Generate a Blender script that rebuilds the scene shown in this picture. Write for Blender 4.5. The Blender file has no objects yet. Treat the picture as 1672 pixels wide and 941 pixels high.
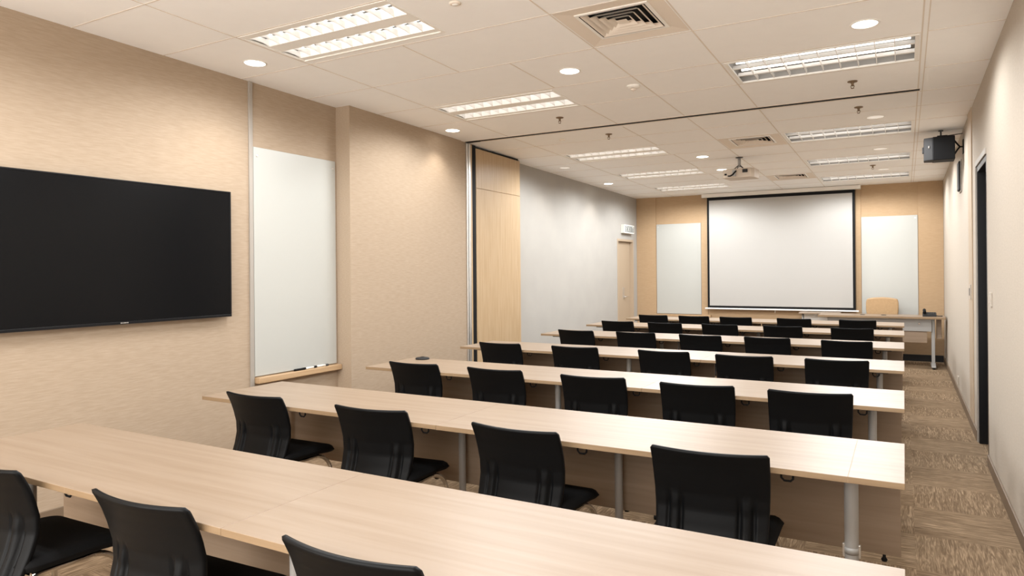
import bpy, bmesh, math, random
from mathutils import Vector, Matrix

random.seed(7)
SC = bpy.context.scene
COL = SC.collection

# ------------------------------------------------------------------ camera, world, exposure
PXW, PXH = 1672.0, 941.0
FOC, YAW, PITCH, ROLL, CY, HC = 1134.85, 0.51345, 0.00098, -0.008405, 440.466, 1.450


def make_camera():
    cam = bpy.data.cameras.new('room_camera')
    ob = bpy.data.objects.new('room_camera', cam)
    COL.objects.link(ob)
    f = Vector((-math.sin(YAW) * math.cos(PITCH), math.cos(YAW) * math.cos(PITCH), math.sin(PITCH)))
    r = Vector((math.cos(YAW), math.sin(YAW), 0))
    u = r.cross(f)
    c, s = math.cos(ROLL), math.sin(ROLL)
    r2, u2 = c * r + s * u, -s * r + c * u
    m = Matrix.Identity(4)
    for i in range(3):
        m[i][0], m[i][1], m[i][2] = r2[i], u2[i], -f[i]
    m.translation = Vector((0, 0, HC))
    ob.matrix_world = m
    cam.sensor_fit = 'HORIZONTAL'
    cam.sensor_width = 36.0
    cam.lens = FOC * 36.0 / PXW
    cam.shift_x = 0.0
    cam.shift_y = (CY - PXH / 2) / PXW
    cam.clip_start = 0.05
    cam.clip_end = 100
    SC.camera = ob


make_camera()

SC.view_settings.view_transform = 'Standard'
SC.view_settings.look = 'None'
SC.view_settings.gamma = 1.0
SC.view_settings.use_curve_mapping = False
SC.view_settings.exposure = 0.31
SC.cycles.use_denoising = True
SC.cycles.max_bounces = 10
SC.cycles.diffuse_bounces = 7
SC.cycles.glossy_bounces = 4
SC.cycles.sample_clamp_indirect = 6.0
SC.cycles.caustics_reflective = False
SC.cycles.caustics_refractive = False

WORLD = bpy.data.worlds.new('world')
WORLD.use_nodes = True
WORLD.node_tree.nodes['Background'].inputs[0].default_value = (1.0, 0.955, 0.90, 1)
WORLD.node_tree.nodes['Background'].inputs[1].default_value = 5.0      # fill light, let in by the added window behind the camera
SC.world = WORLD

TUBE_STRENGTH = 3.2         # glow of the fluorescent tubes themselves
TUBE_COLOR = (1.0, 0.97, 0.93)
TROFFER_POWER = 53.0        # light leaving each louvre
TROFFER_COLOR = (0.96, 0.985, 1.0)
SPOT_POWER = 10.0           # recessed downlights
SPOT_COLOR = (1.0, 0.92, 0.82)
DISC_STRENGTH = 9.0

# ------------------------------------------------------------------ room dimensions (metres)
XW, XP, XR, YB, YF = -4.322, -4.164, 0.527, 12.409, -1.0
C0, C1 = 2.961, -0.01622
TH = 0.73                    # table height


def ceil(y):
    return C0 + C1 * y


# ------------------------------------------------------------------ materials
def mat(name, color, rough=0.6, metal=0.0, spec=0.5):
    m = bpy.data.materials.new(name)
    m.use_nodes = True
    b = m.node_tree.nodes['Principled BSDF']
    b.inputs['Base Color'].default_value = (*color, 1)
    b.inputs['Roughness'].default_value = rough
    b.inputs['Metallic'].default_value = metal
    b.inputs['Specular IOR Level'].default_value = spec
    return m


def nodes(m):
    nt = m.node_tree
    return nt, nt.nodes['Principled BSDF']


def add_noise_color(m, c1, c2, scale, vec=(1, 1, 1), detail=4, bump=0.0, bdist=0.002, lo=0.3, hi=0.7, rot=(0, 0, 0)):
    nt, b = nodes(m)
    tc = nt.nodes.new('ShaderNodeTexCoord')
    mp = nt.nodes.new('ShaderNodeMapping')
    mp.inputs['Scale'].default_value = vec
    mp.inputs['Rotation'].default_value = rot
    nz = nt.nodes.new('ShaderNodeTexNoise')
    nz.inputs['Scale'].default_value = scale
    nz.inputs['Detail'].default_value = detail
    rp = nt.nodes.new('ShaderNodeValToRGB')
    rp.color_ramp.elements[0].position = lo
    rp.color_ramp.elements[0].color = (*c1, 1)
    rp.color_ramp.elements[1].position = hi
    rp.color_ramp.elements[1].color = (*c2, 1)
    nt.links.new(tc.outputs['Object'], mp.inputs['Vector'])
    nt.links.new(mp.outputs['Vector'], nz.inputs['Vector'])
    nt.links.new(nz.outputs['Fac'], rp.inputs['Fac'])
    nt.links.new(rp.outputs['Color'], b.inputs['Base Color'])
    if bump:
        bp = nt.nodes.new('ShaderNodeBump')
        bp.inputs['Strength'].default_value = bump
        bp.inputs['Distance'].default_value = bdist
        nt.links.new(nz.outputs['Fac'], bp.inputs['Height'])
        nt.links.new(bp.outputs['Normal'], b.inputs['Normal'])
    return m


def emis(name, color, strength):
    m = bpy.data.materials.new(name)
    m.use_nodes = True
    nt, b = nodes(m)
    b.inputs['Base Color'].default_value = (0.8, 0.8, 0.8, 1)
    b.inputs['Emission Color'].default_value = (*color, 1)
    b.inputs['Emission Strength'].default_value = strength
    return m


M = {}
M['paper'] = add_noise_color(mat('woven_wallpaper', (0.553, 0.418, 0.298), 0.85, spec=0.2), (0.353, 0.269, 0.191), (0.406, 0.317, 0.233),
                             60, (1.0, 0.22, 3.0), 5, 0.25, 0.002, 0.32, 0.68)
M['paper_back'] = add_noise_color(mat('tan_wall_panel', (0.510, 0.353, 0.211), 0.8, spec=0.2), (0.406, 0.277, 0.162), (0.445, 0.311, 0.189),
                                  50, (0.3, 1, 2.5), 4, 0.1, 0.001)
M['white_wall'] = add_noise_color(mat('white_wall_paint', (0.791, 0.755, 0.693), 0.8, spec=0.2), (0.375, 0.357, 0.330), (0.396, 0.376, 0.347), 3, (1, 1, 1), 3)
M['cream_wall'] = add_noise_color(mat('cream_wallpaper', (0.783, 0.689, 0.572), 0.85, spec=0.2), (0.428, 0.371, 0.308), (0.459, 0.402, 0.336),
                                  70, (1, 0.3, 1.4), 4, 0.2, 0.001)
M['ceiling'] = add_noise_color(mat('ceiling_tile', (0.76, 0.68, 0.59), 0.9, spec=0.1), (0.915, 0.91, 0.90), (0.93, 0.925, 0.915), 9, (1, 1, 1), 6)
M['ceil_grid'] = mat('ceiling_joint', (0.72, 0.65, 0.57), 0.8)
M['ceil_tan'] = mat('diffuser_tile_paint', (0.78, 0.70, 0.61), 0.7)
M['white_metal'] = mat('white_painted_metal', (0.86, 0.84, 0.80), 0.45)
M['reflector'] = mat('louver_reflector', (0.33, 0.315, 0.295), 0.4, 0.0)
M['louver'] = mat('louver_blade', (0.88, 0.87, 0.85), 0.35, 0.0)
M['tube'] = emis('fluorescent_tube', TUBE_COLOR, TUBE_STRENGTH)
M['disc'] = emis('downlight_lens', (1.0, 0.95, 0.88), DISC_STRENGTH)
M['disc_dim'] = emis('dimmed_downlight_lens', (1.0, 0.90, 0.78), 0.35)  # glow lowered to imitate a lens shaded by a deep recess
M['alu'] = mat('brushed_aluminium', (0.72, 0.70, 0.67), 0.35, 0.85)
M['alu_paint'] = mat('grey_painted_profile', (0.36, 0.325, 0.285), 0.5, 0.2)
M['black'] = mat('matt_black', (0.006, 0.006, 0.0065), 0.6, spec=0.15)
M['black_gloss'] = mat('black_bezel', (0.007, 0.007, 0.008), 0.3, spec=0.25)
M['screen_glass'] = mat('television_glass', (0.005, 0.005, 0.0055), 0.2, spec=0.14)
M['whiteboard'] = mat('whiteboard_enamel', (0.446, 0.445, 0.416), 0.22, spec=0.4)
M['screen_cloth'] = mat('projection_cloth', (0.427, 0.410, 0.386), 0.9, spec=0.1)
M['screen_case'] = mat('screen_casing', (0.74, 0.70, 0.64), 0.5)
M['chair_shell'] = mat('black_chair_plastic', (0.0035, 0.004, 0.0047), 0.42, spec=0.15)
M['chair_fabric'] = add_noise_color(mat('black_seat_fabric', (0.008, 0.008, 0.009), 0.9, spec=0.2), (0.003, 0.003, 0.0033), (0.006, 0.006, 0.0065), 300, (1, 1, 1), 2, 0.3, 0.001)
M['chrome'] = mat('chrome', (0.75, 0.73, 0.70), 0.12, 1.0)
M['grey_metal'] = mat('grey_powder_coat', (0.36, 0.35, 0.335), 0.45, 0.2)
M['dark_metal'] = mat('dark_grey_metal', (0.05, 0.05, 0.05), 0.5, 0.3)
M['dark_grey'] = mat('dark_grey_plastic', (0.028, 0.027, 0.027), 0.65, spec=0.2)
M['brass'] = mat('sprinkler_brass', (0.22, 0.155, 0.10), 0.4, 0.7)
M['socket'] = mat('beige_switch_plate', (0.46, 0.41, 0.35), 0.4)
M['skirting'] = mat('brown_skirting', (0.165, 0.115, 0.075), 0.55)
M['door_cream'] = mat('cream_door_paint', (0.42, 0.325, 0.23), 0.55)
M['tan_leather'] = add_noise_color(mat('tan_leather', (0.65, 0.42, 0.2), 0.5), (0.40, 0.255, 0.125), (0.44, 0.285, 0.145), 40, (1, 1, 1), 3, 0.1)
M['sign_grey'] = mat('sign_face_grey', (0.20, 0.22, 0.22), 0.4)
M['sign_white'] = mat('sign_white', (0.85, 0.83, 0.78), 0.5)
M['projector'] = mat('projector_case', (0.52, 0.44, 0.36), 0.5)
M['edge_dark'] = mat('dark_joint_strip', (0.30, 0.21, 0.13), 0.8)  # dark tone of the tabletop edge joints


def wood(name, c1, c2, c3, along='x', rough=0.4, scale=1.0, spec=0.35):
    m = mat(name, c2, rough, spec=spec)
    nt, b = nodes(m)
    tc = nt.nodes.new('ShaderNodeTexCoord')
    mp = nt.nodes.new('ShaderNodeMapping')
    s = {'x': (0.7, 14, 14), 'y': (14, 0.7, 14), 'z': (14, 14, 0.7)}[along]
    mp.inputs['Scale'].default_value = tuple(v * scale for v in s)
    n1 = nt.nodes.new('ShaderNodeTexNoise')
    n1.inputs['Scale'].default_value = 2.2
    n1.inputs['Detail'].default_value = 6
    n1.inputs['Distortion'].default_value = 0.4
    rp = nt.nodes.new('ShaderNodeValToRGB')
    e = rp.color_ramp.elements
    e[0].position, e[0].color = 0.30, (*c1, 1)
    e[1].position, e[1].color = 0.72, (*c3, 1)
    k = e.new(0.5)
    k.color = (*c2, 1)
    nt.links.new(tc.outputs['Object'], mp.inputs['Vector'])
    nt.links.new(mp.outputs['Vector'], n1.inputs['Vector'])
    nt.links.new(n1.outputs['Fac'], rp.inputs['Fac'])
    nt.links.new(rp.outputs['Color'], b.inputs['Base Color'])
    return m


M['top'] = wood('pale_maple_laminate', (0.258, 0.187, 0.129), (0.286, 0.212, 0.151), (0.307, 0.232, 0.170), 'x', 0.38)
M['edge'] = wood('maple_edge_banding', (0.237, 0.157, 0.087), (0.268, 0.181, 0.104), (0.297, 0.207, 0.122), 'x', 0.45)
M['panel'] = wood('brown_modesty_laminate', (0.260, 0.189, 0.131), (0.294, 0.216, 0.152), (0.322, 0.240, 0.174), 'x', 0.5)
M['partition'] = wood('oak_partition_veneer', (0.400, 0.276, 0.153), (0.442, 0.313, 0.184), (0.479, 0.350, 0.221), 'z', 0.4, 1.5)
M['tray_wood'] = wood('tray_oak', (0.40, 0.26, 0.14), (0.45, 0.30, 0.17), (0.49, 0.335, 0.20), 'y', 0.45)


def carpet_mat():
    m = mat('carpet_tile', (0.25, 0.17, 0.1), 0.95, spec=0.1)
    nt, b = nodes(m)
    N = nt.nodes.new
    L = nt.links.new
    tc = N('ShaderNodeTexCoord')
    mp = N('ShaderNodeMapping')
    mp.inputs['Location'].default_value = (-0.04, -0.35, 0)
    L(tc.outputs['Object'], mp.inputs['Vector'])
    ck = N('ShaderNodeTexChecker')
    ck.inputs['Scale'].default_value = 2.0
    ck.inputs['Color1'].default_value = (0, 0, 0, 1)
    ck.inputs['Color2'].default_value = (1, 1, 1, 1)
    off = N('ShaderNodeVectorMath')
    off.operation = 'ADD'
    off.inputs[1].default_value = (0, 0, 0.25)
    L(mp.outputs['Vector'], off.inputs[0])
    L(off.outputs[0], ck.inputs['Vector'])

    def grain(sc):
        q = N('ShaderNodeMapping')
        q.inputs['Scale'].default_value = sc
        L(mp.outputs['Vector'], q.inputs['Vector'])
        n = N('ShaderNodeTexNoise')
        n.inputs['Scale'].default_value = 1.0
        n.inputs['Detail'].default_value = 3
        n.inputs['Distortion'].default_value = 1.6
        L(q.outputs['Vector'], n.inputs['Vector'])
        return n.outputs['Fac']
    gx = grain((6, 85, 1))
    gy = grain((85, 6, 1))
    mx = N('ShaderNodeMix')
    mx.data_type = 'FLOAT'
    L(ck.outputs['Fac'], mx.inputs['Factor'])
    L(gx, mx.inputs[2])
    L(gy, mx.inputs[3])
    rp = N('ShaderNodeValToRGB')
    e = rp.color_ramp.elements
    e[0].position, e[0].color = 0.36, (0.152, 0.103, 0.063, 1)
    e[1].position, e[1].color = 0.70, (0.365, 0.265, 0.172, 1)
    k = e.new(0.5)
    k.color = (0.205, 0.142, 0.088, 1)
    L(mx.outputs[0], rp.inputs['Fac'])
    L(rp.outputs['Color'], b.inputs['Base Color'])
    bp = N('ShaderNodeBump')
    bp.inputs['Strength'].default_value = 0.35
    bp.inputs['Distance'].default_value = 0.004
    L(mx.outputs[0], bp.inputs['Height'])
    L(bp.outputs['Normal'], b.inputs['Normal'])
    return m


M['carpet'] = carpet_mat()


# ------------------------------------------------------------------ mesh helpers
class MB:
    """Collects shapes and links them as ONE mesh object."""

    def __init__(self):
        self.bm = bmesh.new()
        self.mats = []

    def mi(self, m):
        if m not in self.mats:
            self.mats.append(m)
        return self.mats.index(m)

    def _new(self, verts, mark, m, bevel=0.0, seg=2):
        faces = [f for f in self.bm.faces if f not in mark]
        k = self.mi(m)
        for f in faces:
            f.material_index = k

    def box(self, x0, x1, y0, y1, z0, z1, m, bevel=0.0, seg=2):
        t = bmesh.new()
        bmesh.ops.create_cube(t, size=1.0)
        for v in t.verts:
            v.co = Vector((x0 + (v.co.x + .5) * (x1 - x0), y0 + (v.co.y + .5) * (y1 - y0), z0 + (v.co.z + .5) * (z1 - z0)))
        if bevel:
            bmesh.ops.bevel(t, geom=t.edges[:], offset=bevel, segments=seg, affect='EDGES', profile=0.5)
        self.merge(t, m)
        return self

    def merge(self, t, m, mx=None, smooth=False):
        k = self.mi(m)
        vs = {}
        for v in t.verts:
            vs[v] = self.bm.verts.new(mx @ v.co if mx else v.co)
        for f in t.faces:
            try:
                g = self.bm.faces.new([vs[v] for v in f.verts])
            except ValueError:
                continue
            g.material_index = k
            g.smooth = smooth or f.smooth
        t.free()

    def quad(self, pts, m):
        vs = [self.bm.verts.new(p) for p in pts]
        f = self.bm.faces.new(vs)
        f.material_index = self.mi(m)
        return self

    def prism(self, poly, axis, a, b, m, bevel=0.0):
        """extrude a 2-D outline; axis gives the extrusion direction ('x','y','z')"""
        t = bmesh.new()

        def P(u, v, w):
            return {'x': (w, u, v), 'y': (u, w, v), 'z': (u, v, w)}[axis]
        A = [t.verts.new(P(u, v, a)) for u, v in poly]
        B = [t.verts.new(P(u, v, b)) for u, v in poly]
        n = len(poly)
        t.faces.new(A)
        t.faces.new(B)
        for i in range(n):
            t.faces.new([A[i], A[(i + 1) % n], B[(i + 1) % n], B[i]])
        bmesh.ops.recalc_face_normals(t, faces=t.faces[:])
        if bevel:
            bmesh.ops.bevel(t, geom=t.edges[:], offset=bevel, segments=2, affect='EDGES', profile=0.5)
        self.merge(t, m)
        return self

    def tube(self, pts, r, m, n=10, cap=True):
        pts = [Vector(p) for p in pts]
        rs = r if isinstance(r, (list, tuple)) else [r] * len(pts)
        rings = []
        up = Vector((0.123, 0.31, 0.94)).normalized()
        prev = None
        for i, p in enumerate(pts):
            d = (pts[min(i + 1, len(pts) - 1)] - pts[max(i - 1, 0)]).normalized()
            if prev is None:
                a = d.cross(up).normalized()
            else:
                a = (prev - d * prev.dot(d)).normalized()
            prev = a
            b = d.cross(a)
            rings.append([self.bm.verts.new(p + rs[i] * (a * math.cos(2 * math.pi * k / n) + b * math.sin(2 * math.pi * k / n))) for k in range(n)])
        k = self.mi(m)
        for i in range(len(rings) - 1):
            for j in range(n):
                f = self.bm.faces.new([rings[i][j], rings[i][(j + 1) % n], rings[i + 1][(j + 1) % n], rings[i + 1][j]])
                f.material_index = k
                f.smooth = True
        if cap:
            for q in (rings[0][::-1], rings[-1]):
                f = self.bm.faces.new(q)
                f.material_index = k
        return self

    def lathe(self, prof, m, n=24, c=(0, 0, 0), cap=True, axis='z'):
        rings = []
        c = Vector(c)
        for r, z in prof:
            ring = []
            for k in range(n):
                a = 2 * math.pi * k / n
                v = Vector((r * math.cos(a), r * math.sin(a), z))
                if axis == 'y':
                    v = Vector((v.x, v.z, v.y))
                if axis == 'x':
                    v = Vector((v.z, v.x, v.y))
                ring.append(self.bm.verts.new(c + v))
            rings.append(ring)
        k = self.mi(m)
        for i in range(len(rings) - 1):
            for j in range(n):
                f = self.bm.faces.new([rings[i][j], rings[i][(j + 1) % n], rings[i + 1][(j + 1) % n], rings[i + 1][j]])
                f.material_index = k
                f.smooth = True
        if cap:
            for q in (rings[0][::-1], rings[-1]):
                f = self.bm.faces.new(q)
                f.material_index = k
        return self

    def build(self, name, parent=None, loc=None, rot=None, recalc=True, autosmooth=False):
        if recalc:
            bmesh.ops.recalc_face_normals(self.bm, faces=self.bm.faces[:])
        me = bpy.data.meshes.new(name)
        self.bm.to_mesh(me)
        self.bm.free()
        for m in self.mats:
            me.materials.append(m)
        o = bpy.data.objects.new(name, me)
        COL.objects.link(o)
        if parent:
            o.parent = parent
        if loc:
            o.location = loc
        if rot:
            o.rotation_euler = rot
        return o


def tag(o, label, cat, group=None):
    o['label'] = label
    o['category'] = cat
    if group:
        o['group'] = group
    return o


def thing(name, label, cat, loc=(0, 0, 0), rot=(0, 0, 0), group=None):
    o = bpy.data.objects.new(name, None)
    o.empty_display_size = 0.1
    COL.objects.link(o)
    o.location = loc
    o.rotation_euler = rot
    return tag(o, label, cat, group)


def struct(o):
    o['kind'] = 'structure'
    return o


def copy_thing(root, loc, rot=None, label=None, group=None):
    c = root.copy()
    COL.objects.link(c)
    c.location = loc
    if rot is not None:
        c.rotation_euler = rot
    if label:
        c['label'] = label
    if group:
        c['group'] = group
    for ch in list(root.children):
        d = ch.copy()
        COL.objects.link(d)
        d.parent = c
        for g in list(ch.children):
            e = g.copy()
            COL.objects.link(e)
            e.parent = d
    return c


def on_ceiling(x, y, dz=0.0):
    return (x, y, ceil(y) + dz)


CEIL_ROT = (math.atan(C1), 0, 0)

# ------------------------------------------------------------------ large structure
b = MB()
b.quad([(XW - .3, YF - .3, 0), (XR + 1.0, YF - .3, 0), (XR + 1.0, YB + .3, 0), (XW - .3, YB + .3, 0)], M['carpet'])
struct(b.build('floor'))

# left wall: woven wallpaper up to the partition pocket
ZT = 3.10
b = MB()
b.box(XW - .15, XW, YF, 4.545, 0, ZT, M['paper'])
struct(b.build('wall_left'))
b = MB()
b.box(XW - .15, XP, 4.545, 6.285, 0, ZT, M['paper'])
b.box(XW - .15, XP - .012, 6.285, 6.395, 0, ZT, M['paper'])
struct(b.build('wall_pillar'))
# white wall beyond the partition, with the door opening
DY0, DY1, DZ = 11.376, 12.20, 1.985
b = MB()
b.box(XW - .15, XW, 6.395, DY0, 0, ZT, M['white_wall'])
b.box(XW - .15, XW, DY1, YB, 0, ZT, M['white_wall'])
b.box(XW - .15, XW, DY0, DY1, DZ, ZT, M['white_wall'])
struct(b.build('wall_left_rear'))
# back wall
b = MB()
b.box(XW - .15, XR + .15, YB, YB + .15, 0, ZT, M['paper_back'])
struct(b.build('wall_back'))
# shallow wall panels standing proud of the back wall, either side of the whiteboard bays
for n, (x0, x1) in enumerate([(XW + .002, -3.953), (-3.128, -3.02), (-.668, -.594), (.197, XR - .002)]):
    b = MB()
    b.box(x0, x1, YB - .022, YB, 0, ceil(YB) + .01, M['paper_back'])
    struct(b.build('trim_%d' % (10 + n)))
# right wall with the doorway
RY0, RY1, RZ = 6.08, 6.87, 2.27
b = MB()
b.box(XR, XR + .15, YF, RY0, 0, ZT, M['cream_wall'])
struct(b.build('wall_right'))
b = MB()
b.box(XR, XR + .15, RY1, YB, 0, ZT, M['cream_wall'])
b.box(XR, XR + .15, RY0, RY1, RZ, ZT, M['cream_wall'])
struct(b.build('wall_right_rear'))
# unseen wall behind the camera; its wide window is added for fill light
b = MB()
b.box(XW - .15, XR + .15, YF - .15, YF, 0, .25, M['cream_wall'])
b.box(XW - .15, XR + .15, YF - .15, YF, 2.86, ZT, M['cream_wall'])
b.box(XW - .15, XW + .10, YF - .15, YF, .25, 2.86, M['cream_wall'])
b.box(XR - .10, XR + .15, YF - .15, YF, .25, 2.86, M['cream_wall'])
struct(b.build('wall_front'))
b = MB()
for k in range(5):
    x = XW + .12 + (XR - XW - .24) * k / 4
    b.box(x - .025, x + .025, YF - .10, YF - .04, .25, 2.86, M['alu_paint'], .004)
b.box(XW + .10, XR - .10, YF - .10, YF - .04, .25, .30, M['alu_paint'], .004)
b.box(XW + .10, XR - .10, YF - .10, YF - .04, 2.81, 2.86, M['alu_paint'], .004)
struct(b.build('added_window_1'))  # frame of the added window, out of view

# ------------------------------------------------------------------ ceiling with openings for the fixtures
TRO_L = [(-3.60, -2.42, y0, y0 + .56) for y0 in (.78, 2.93, 4.965, 7.62, 9.40, 11.05)]  # first one is out of view, added to light the near end
TRO_R = [(-1.085, .095, y0, y0 + .58) for y0 in (.78, 2.93, 4.95, 7.59, 9.44, 11.12)]  # first one likewise added out of view for its light
VENTS = [(-1.735, -1.115, 3.56, 4.19), (-1.735, -1.115, 7.60, 8.22), (-1.735, -1.115, 10.60, 11.18)]
HOLES = TRO_L + TRO_R + VENTS


def build_ceiling():
    X0, X1, Y0, Y1 = XW - .05, XR + .05, YF - .05, YB + .05
    xs = sorted(set([X0, X1] + [round(v, 4) for h in HOLES for v in h[:2]]))
    ys = sorted(set([Y0, Y1] + [round(v, 4) for h in HOLES for v in h[2:]]))
    b = MB()
    for i in range(len(xs) - 1):
        for j in range(len(ys) - 1):
            cx, cy = (xs[i] + xs[i + 1]) / 2, (ys[j] + ys[j + 1]) / 2
            if any(h[0] < cx < h[1] and h[2] < cy < h[3] for h in HOLES):
                continue
            x0, x1, y0, y1 = xs[i], xs[i + 1], ys[j], ys[j + 1]
            b.quad([(x0, y0, ceil(y0)), (x0, y1, ceil(y1)), (x1, y1, ceil(y1)), (x1, y0, ceil(y0))], M['ceiling'])
    bmesh.ops.remove_doubles(b.bm, verts=b.bm.verts[:], dist=0.0005)
    struct(b.build('ceiling', recalc=False))
    # roof slab above, closing the void
    b = MB()
    b.box(XW - .15, XR + .15, YF - .15, YB + .15, ZT - .01, ZT + .1, M['white_metal'])
    struct(b.build('ceiling_slab'))


build_ceiling()


def ceil_strip(b, x0, x1, y0, y1, m, t=.0018):
    p = [(x0, y0), (x1, y0), (x1, y1), (x0, y1)]
    lo = [(x, y, ceil(y) - t) for x, y in p]
    hi = [(x, y, ceil(y) + .0005) for x, y in p]
    b.quad(lo, m)
    for i in range(4):
        j = (i + 1) % 4
        b.quad([lo[i], lo[j], hi[j], hi[i]], m)


b = MB()
g = .0042
YA = 6.36


def gx(x, y0, y1, w=g):
    ceil_strip(b, x - w, x + w, y0, y1, M['ceil_grid'])


def gy(y, x0, x1, w=g):
    ceil_strip(b, x0, x1, y - w, y + w, M['ceil_grid'])


gx(-3.61, YF, YB)
gx(-1.745, YF, YB)
gx(-1.105, YF, YB)
gx(.108, YF, YB)
gx(.138, YF, YB, .003)
for y in (.2, .77, 1.38, 2.33, 2.92, 3.55, 4.21, 4.92, 5.54):
    gy(y, XW, .10)
for y in (.2, 1.38, 2.6, 3.77, 4.915, 5.75):
    gy(y, .14, XR)
for y in (6.98, 7.585, 8.23, 8.80, 9.39, 10.0, 10.58, 11.08, 11.72):
    gy(y, XW, XR)
for y0, y1 in ((1.38, 2.33), (3.55, 4.21), (5.54, YA), (6.5, 7.585), (8.23, 9.39), (10.0, 10.58)):
    gx(-2.80 if y0 < 5 else -2.40, y0, y1)
gx(-2.38, 4.21, 4.92)
struct(b.build('trim_20'))

# ceiling track of the folding partition
b = MB()
for (x0, x1, y0, y1, m, t) in [(-4.16, .12, 6.345, 6.372, M['ceil_tan'], .002), (-4.16, .12, 6.366, 6.402, M['black'], .006),
                               (-4.16, .12, 6.408, 6.445, M['ceil_tan'], .002), (-4.16, -4.0, 6.36, 6.42, M['black'], .006),
                               (.12, XR, 6.44, 6.452, M['ceil_grid'], .002)]:
    ceil_strip(b, x0, x1, y0, y1, m, t)
tr = struct(b.build('trim_21'))

# ------------------------------------------------------------------ baseboards
b = MB()
b.box(XR - .012, XR, YF, RY0 - .002, 0, .085, M['skirting'], .003)
struct(b.build('baseboard_right'))
b = MB()
b.box(XR - .012, XR, RY1 + .06, YB - .025, 0, .085, M['skirting'], .003)
struct(b.build('baseboard_right_rear'))
b = MB()
b.box(XW + .004, XR - .014, YB - .036, YB - .022, 0, .10, M['dark_grey'], .003)
struct(b.build('baseboard_back'))
b = MB()
b.box(XW, XW + .012, YF, 4.535, 0, .085, M['skirting'], .003)
struct(b.build('baseboard_left'))

# ------------------------------------------------------------------ left wall trims, jamb and partition
b = MB()
b.box(XW, XW + .014, 3.608, 3.642, .55, ceil(3.6) - .002, M['alu_paint'], .002)
b.box(XW, XW + .014, 3.608, 3.642, 0.09, .55, M['alu_paint'], .002)
struct(b.build('trim_1'))

t = thing('partition_jamb_post', 'aluminium and wood jamb post closing the partition track beside the pillar', 'jamb post', (XP - .06, 6.44, 0))
b = MB()
b.box(0, .060, -.043, -.019, 0, ceil(6.4) - .008, M['alu'], .003)
b.build('aluminium_profile', t)
b = MB()
b.box(0, .054, -.019, -.004, 0, ceil(6.4) - .008, M['black'])
b.build('rubber_seal', t)
b = MB()
b.box(0, .060, -.004, .035, 0, ceil(6.4) - .008, M['alu'], .003)
b.build('aluminium_profile', t)
b = MB()
b.box(0, .058, .035, .066, 0, ceil(6.4) - .008, M['partition'], .002)
b.build('wood_strip', t)
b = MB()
b.box(-.02, .057, .066, .138, 0, ceil(6.5) - .008, M['black'])  # solid black block paints the shade of the open gap
b.build('gap_shade_block', t)

t = thing('folding_partition', 'stack of oak veneer folding partition panels parked flat against the left wall', 'partition', (XP, 6.585, 0))
b = MB()
zt = ceil(7.6) - .012
for i in range(2):
    b.box(-.145 + i * .072, -.145 + i * .072 + .066, 0.004, 1.012, .015, zt - .03, M['partition'], .003)
b.build('inner_panels', t)
b = MB()
b.prism([(0.0, .012), (1.018, .012), (1.018, 2.368), (0.0, 2.372)], 'x', -.012, 0.0, M['partition'], .0015)
b.build('lower_panel', t)
b = MB()
b.prism([(0.0, 2.378), (1.018, 2.374), (1.018, zt - .018), (0.0, zt - .006)], 'x', -.012, 0.0, M['partition'], .0015)
b.build('upper_panel', t)
b = MB()
b.box(-.13, -.014, .01, 1.0, zt - .03, zt + .008, M['black'])  # black strip stands in for the shade in the gap overhead
b.build('gap_shade_strip', t)
b = MB()
ceil_strip(b, XW + .02, XW + .1, 7.66, 7.70, M['black'], .003)
struct(b.build('trim_22'))

# ------------------------------------------------------------------ left whiteboard, tray, markers
t = thing('whiteboard', 'tall white enamel board on the left wall between the television and the pillar', 'whiteboard', (XW, 4.08, .655))
b = MB()
b.box(.002, .013, -.433, .440, .0, 1.755, M['whiteboard'], .002)
b.build('writing_surface', t)
for (y, z) in ((-.40, 1.69), (.41, 1.69)):
    b = MB()
    b.lathe([(.0, .0), (.009, .0), (.009, .004), (.006, .006)], M['alu'], 12, (.0125, y, z), axis='x')
    b.build('fixing_screw', t)
b = MB()
b.box(0, .060, 3.646, 4.538, .603, .648, M['tray_wood'], .004)
b.box(.0, .002, 3.646, 4.538, .603, .606, M['tray_wood'])
tray = tag(b.build('marker_tray', None, (XW, 0, 0)), 'oak marker tray under the tall whiteboard on the left wall', 'tray')


def marker(y0, col, lab, x=.030, z=.6575, yaw=0.0):
    t = thing('marker_pen', lab, 'marker', (XW + x, y0, z), (0, 0, yaw), 'marker pens on the oak tray')
    b = MB()
    b.lathe([(.006, -.06), (.0085, -.058), (.0085, .03)], M[col[0]], 12, axis='y')
    b.build('barrel', t)
    b = MB()
    b.lathe([(.0092, .03), (.0092, .062), (.006, .066)], M[col[1]], 12, axis='y')
    b.build('cap', t)


marker(4.08, ('black', 'black'), 'black marker pen nearest the camera on the oak tray')
marker(4.20, ('sign_white', 'black'), 'white-barrelled marker pen with black cap, middle one on the oak tray', .032, .6575, 0.05)
marker(4.335, ('sign_white', 'dark_metal'), 'pale marker pen with grey cap nearest the pillar on the oak tray', .028, .6575, -0.04)

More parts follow.
